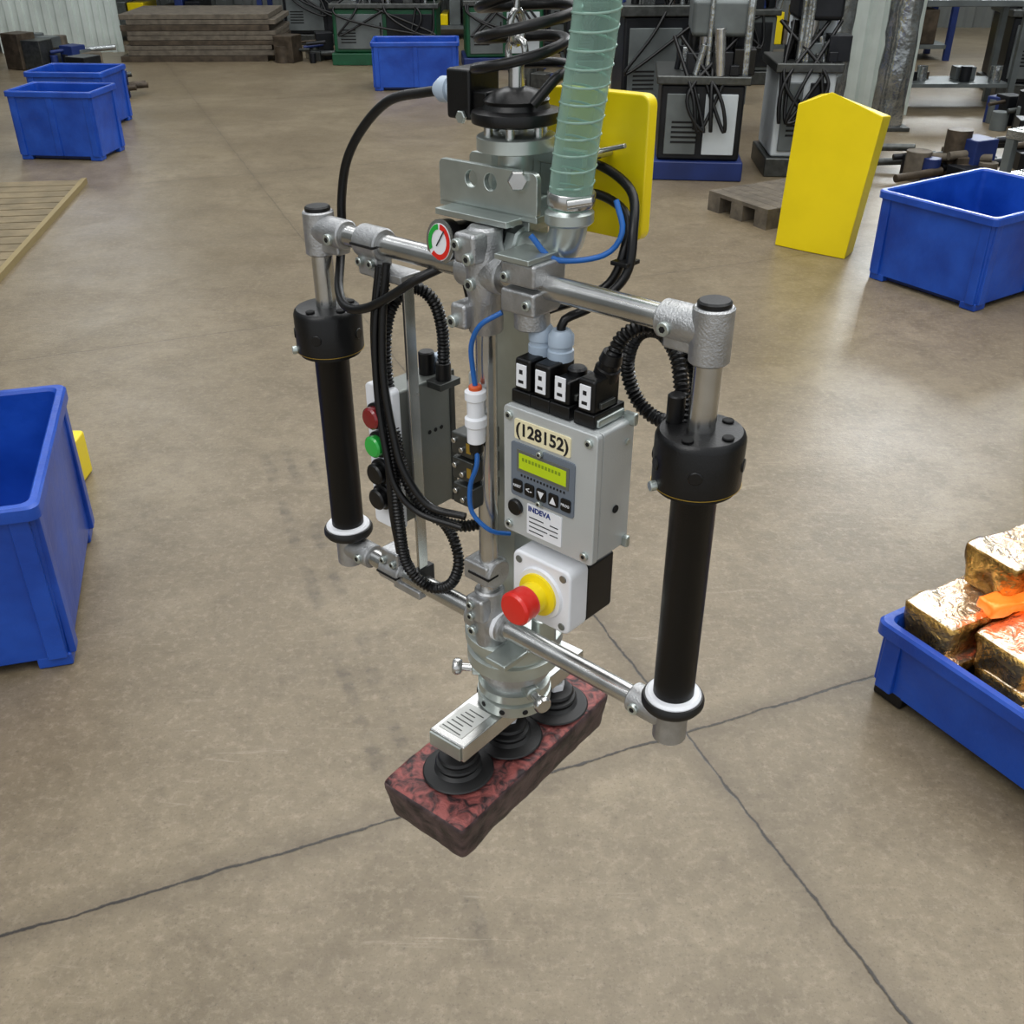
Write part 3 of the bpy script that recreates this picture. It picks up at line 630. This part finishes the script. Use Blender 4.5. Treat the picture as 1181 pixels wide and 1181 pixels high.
def machine(loc,ang,w,d,h,body,base,name,acc):
    e=empty(name,loc,math.radians(ang)); r=random.Random(name+str(loc))
    box('base',(-w/2-.03,-d/2-.03,0),(w/2+.03,d/2+.03,.12),base,.01,parent=e)
    box('cabinet',(-w/2,-d/2,.12),(w/2,d/2,h*.55),body,.02,parent=e)
    box('door',(-w/2+.04,-d/2-.015,.16),(-.02,-d/2,h*.5),M_greym,.006,parent=e); box('door',(.02,-d/2-.015,.16),(w/2-.04,-d/2,h*.5),M_white2 if r.random()<.35 else M_char,.006,parent=e)
    box('handle',(-.05,-d/2-.03,h*.3),(-.035,-d/2-.012,h*.42),M_blk,.003,parent=e)
    for k in range(5): box('vent',(-w/2+.08,-d/2-.018,h*.22+k*.03),(-w/2+.24,-d/2-.012,h*.22+k*.03+.012),M_hole,parent=e)
    box('bed',(-w/2-.03,-d/2-.03,h*.55),(w/2+.03,d/2+.02,h*.6),M_dk,.01,parent=e)
    box('column',(w/2-.25,-.05,h*.6),(w/2,d/2,h),body,.02,parent=e)
    box('head',(-.1,-d/2+.05,h*.8),(w/2,d/2-.1,h),acc,.03,parent=e)
    cyl('spindle',(0,-d/4,h*.66),(0,-d/4,h*.82),.05,M_st,parent=e); cyl('motor',(-.0,-.05,h),(-.0,-.05,h+.18),.09,M_blk,parent=e)
    for k in range(22):
        x=r.uniform(-w/2,w/2); y=r.uniform(-d/2,0); s=r.uniform(.02,.07)
        if k%2: cyl('tool',(x,y,h*.6),(x+r.uniform(-.05,.05),y,h*.6+s*4),s*.5,r.choice((M_st,M_blk,M_wrap,M_blued,M_red if s<.03 else M_blk,M_char)),20,parent=e)
        else: box('fixture',(x-s,y-s,h*.6),(x+s,y+s,h*.6+s*2.2),r.choice((M_greym,M_blk,M_dk,M_char,M_wrap,M_char,M_char,M_org if s<.04 else M_blk)),.006,parent=e)
    for k in range(4): sweep('hose',[(r.uniform(-w/2,w/2),-d/2,h*.6),(r.uniform(-w/2,w/2),-d/2-.08,h*.3),(r.uniform(-w/2,w/2),-d/2-.05,h*.5),(r.uniform(-.2,.2),-d/2+.1,h*.8)],.012,M_blk,10,.03,parent=e)
    for k in range(3):
        x=r.uniform(-w/2,w/2); cyl('guide_rod',(x,-d/2+.04,h*.6),(x,-d/2+.04,h*1.1),.018,M_wrap,16,parent=e)
    return e
machine((1.22,7.1,0),-6,.52,.6,1.05,M_char,M_blued,'milling_machine',M_greym)
machine((1.87,7.15,0),-3,.36,.5,1.15,M_white2,M_dk,'drill_press_station',M_char)
machine((1.25,8.5,0),4,.9,.5,1.5,M_char,M_char,'hydraulic_press',M_greym)
machine((-1.35,12.3,0),0,1.1,.7,1.0,M_green,M_green,'green_lathe',M_green)
machine((-.1,11.9,0),5,.8,.6,1.1,M_green,M_blued,'grinding_machine',M_ylw)
machine((.85,11.7,0),0,.6,.6,1.1,M_char,M_greym,'welding_station',M_char)
machine((-5.7,11.0,0),10,.8,.7,1.1,M_blued,M_greym,'press_machine',M_blued)
machine((-2.25,14.0,0),0,1.0,.7,1.1,M_char,M_dk,'belt_sander',M_wrap)
machine((2.1,11.0,0),0,.8,.7,1.1,M_greym,M_dk,'band_saw',M_red)
machine((4.9,10.2,0),-8,.9,.7,1.2,M_char,M_dk,'bending_machine',M_wrap)
machine((6.2,8.8,0),-12,.9,.7,1.2,M_greym,M_rust,'shearing_machine',M_char)
machine((.9,13.2,0),0,1.0,.6,1.4,M_char,M_char,'compressor_cabinet',M_dk)
def scrap(loc,w,d,n,name='scrap_metal_pile'):
    e=empty(name,loc); r=random.Random(str(loc))
    for k in range(n):
        x=r.uniform(-w/2,w/2); y=r.uniform(-d/2,d/2); z=r.uniform(0,.16)
        mm=r.choice((M_rust,M_wrap,M_dk,M_char,M_greym,M_wood,M_char,M_blued,M_rust,M_dk))
        if k%3==0: a=r.uniform(-.5,.5); l=r.uniform(.08,.22); cyl('bar',(x-l*math.cos(a),y-l*math.sin(a),.04+z),(x+l*math.cos(a),y+l*math.sin(a),.06+z),r.uniform(.012,.03),mm,12,parent=e)
        elif k%3==1: q=r.uniform(.03,.09); cyl('drum',(x,y,0),(x,y,q*r.uniform(2,4)),q,mm,20,parent=e)
        else: s=r.uniform(.05,.12); box('block',(x-s,y-s,0),(x+s,y+s,s*r.uniform(1.2,3.2)),mm,.008,rot=Matrix.Rotation(r.uniform(0,1.5),3,'Z'),parent=e)
    return e
scrap((-4.8,11.9,0),.8,.5,30); scrap((-2.3,12.3,0),.5,.4,16); scrap((-3.85,10.05,0),.7,.4,22)
scrap((2.75,6.85,0),.6,.4,26); scrap((3.75,7.25,0),.7,.5,34); scrap((5.0,5.75,0),.7,.4,22); scrap((.25,10.6,0),.4,.3,12); scrap((4.3,8.5,0),1.0,.5,34)
def column(name,loc,w,h,m):
    e=empty(name,loc); bm=bmesh.new(); n=28; R=[]
    for j in range(30):
        z=h*j/29; rg=[]
        for i in range(n):
            a=2*PI*i/n; r=w*(1+.16*noise.noise(Vector((math.cos(a)*2,math.sin(a)*2,z*6))))
            rg.append(bm.verts.new((r*math.cos(a),r*math.sin(a),z)))
        R.append(rg)
    for a,b in zip(R,R[1:]):
        for i in range(n): bm.faces.new((a[i],a[(i+1)%n],b[(i+1)%n],b[i]))
    me=bpy.data.meshes.new('wrap'); bm.to_mesh(me); bm.free(); finish('wrap',me,m,e,0,60)
    box('base_plate',(-w*1.2,-w*1.2,0),(w*1.2,w*1.2,.03),M_dk,.004,parent=e); return e
column('wrapped_column',(2.20,7.75,0),.15,2.5,M_wrap)
column('wrapped_column',(2.95,8.5,0),.12,2.5,M_wrap)
def table(name,loc,ang,w,d,h,m,shelf=True,stuff=8):
    e=empty(name,loc,math.radians(ang)); r=random.Random(int(w*100+d*10+loc[0]*7))
    box('top',(-w/2,-d/2,h-.05),(w/2,d/2,h),m,.006,parent=e)
    for a in (-1,1):
        for b in (-1,1): box('leg',(a*(w/2-.03)-.025,b*(d/2-.03)-.025,0),(a*(w/2-.03)+.025,b*(d/2-.03)+.025,h-.05),M_greym,.003,parent=e)
    if shelf: box('shelf',(-w/2+.03,-d/2+.03,.18),(w/2-.03,d/2-.03,.21),m,parent=e)
    for k in range(stuff):
        x=r.uniform(-w/2+.1,w/2-.1); y=r.uniform(-d/2+.08,d/2-.1); s=r.uniform(.03,.09); z=h if k%3 else .21
        mm=r.choice((M_wrap,M_dk,M_rust,M_greym,M_blued,M_char,M_char))
        if k%2: box('part',(x-s,y-s*.7,z),(x+s,y+s*.7,z+s*1.2),mm,.006,parent=e)
        else: cyl('part',(x,y,z),(x,y,z+s*1.6),s*.6,mm,parent=e)
    return e
table('steel_work_table',(3.45,6.2,0),32,1.2,.5,.45,M_wrap,stuff=16)
table('steel_work_table',(4.85,7.5,0),30,1.2,.5,.6,M_rust,stuff=20)
table('assembly_bench',(3.75,9.5,0),0,1.0,.5,.85,M_greym,stuff=20)
table('assembly_bench',(1.6,9.8,0),0,.9,.5,.7,M_char,stuff=18)
def rack(name,loc,ang,w,h,cols):
    e=empty(name,loc,math.radians(ang)); r=random.Random(int(loc[0]*10))
    for x in (-w/2,w/2):
        for y in (-.3,.3): box('upright',(x-.03,y-.03,0),(x+.03,y+.03,h),M_blued,parent=e)
    for z in (.12,.6,1.1):
        if z<h:
            box('shelf',(-w/2,-.32,z),(w/2,.32,z+.04),M_greym,parent=e); x=-w/2+.08
            while x<w/2-.2:
                s=r.uniform(.08,.22); hh=r.uniform(.12,.4); box('crate',(x,-.28,z+.04),(x+s,.28,z+.04+hh),r.choice(cols),.01,parent=e); x+=s+.02
    return e
CL=[M_greym,M_wood,M_blued,M_char,M_dk,M_char,M_ylw,M_rust,M_char,M_wrap]
rack('storage_rack',(-7.0,13.2,0),5,2.2,1.6,CL); rack('storage_rack',(3.6,12.6,0),0,2.4,1.6,CL); rack('storage_rack',(6.6,12.0,0),-8,2.4,1.6,CL)
rack('storage_rack',(.1,14.5,0),0,3.0,1.6,CL); rack('storage_rack',(-4.3,14.3,0),0,2.4,1.6,CL)
corrugated('corrugated_partition',(2.6,9.6,0),(3.2,9.1,0),0,2.2,mat('partition_sheet',(205,214,208),.45,.2,.1,3),.13,.03)
corrugated('corrugated_partition',(-5.9,12.9,0),(-4.6,13.0,0),0,2.2,MC['partition_sheet'],.14,.03)
dk=empty('slatted_deck',(-2.75,5.1,0),math.radians(8))
M_deck=mat('deck_board',(122,109,84),.8,0,.2,8,.3,30)
for k in range(22): box('slat',(-.9,-1.5+k*.14,0),(.22,-1.5+k*.14+.125,.03),M_deck,.003,parent=dk)
box('yellow_edge',(.22,-1.5,0),(.25,1.6,.034),mat('edge_strip',(140,124,84),.6),parent=dk)
ys=empty('yellow_barrier',(-3.72,7.0,0))
for x in (-.3,.05): cyl('post',(x,0,0),(x,0,.55),.02,M_ylw,parent=ys)
cyl('bar',(-.32,0,.52),(.07,0,.52),.02,M_ylw,parent=ys); cyl('bar',(-.32,0,.28),(.07,0,.28),.02,M_ylw,parent=ys)
yb=empty('yellow_wheel_chock',(-1.46,2.80,0)); box('block',(0,0,0),(.11,.10,.15),M_ylw,.012,parent=yb); box('grip',(.03,.03,.15),(.08,.07,.163),M_ylw,.005,parent=yb)

# ================================================================= LIGHT / CAMERA
w=bpy.data.worlds.new('World'); S.world=w; w.use_nodes=True; bg=w.node_tree.nodes['Background']; bg.inputs[0].default_value=(.92,.96,1,1); bg.inputs[1].default_value=.8
def area(n,loc,sx,sy,e,rot=(0,0,0),c=(1,.985,.96)):
    l=bpy.data.lights.new(n,'AREA'); l.shape='RECTANGLE'; l.size=sx; l.size_y=sy; l.energy=e; l.color=c; o=bpy.data.objects.new(n,l); o.location=loc; o.rotation_euler=rot; bpy.context.collection.objects.link(o)
area('skylight_main',(1.5,2.5,6),6,6,280); area('skylight_rear',(0,9,6),8,5,230)
area('skylight_front',(-2.5,-2,4.5),3,3,140,(math.radians(-30),math.radians(-20),0))
cam=bpy.data.cameras.new('camera'); cam.sensor_width=36; cam.lens=36; cam.clip_start=.05; cam.clip_end=100
co=bpy.data.objects.new('camera',cam); co.location=(0,0,1.6); co.rotation_euler=(math.radians(90-31.2),0,0); bpy.context.collection.objects.link(co); S.camera=co
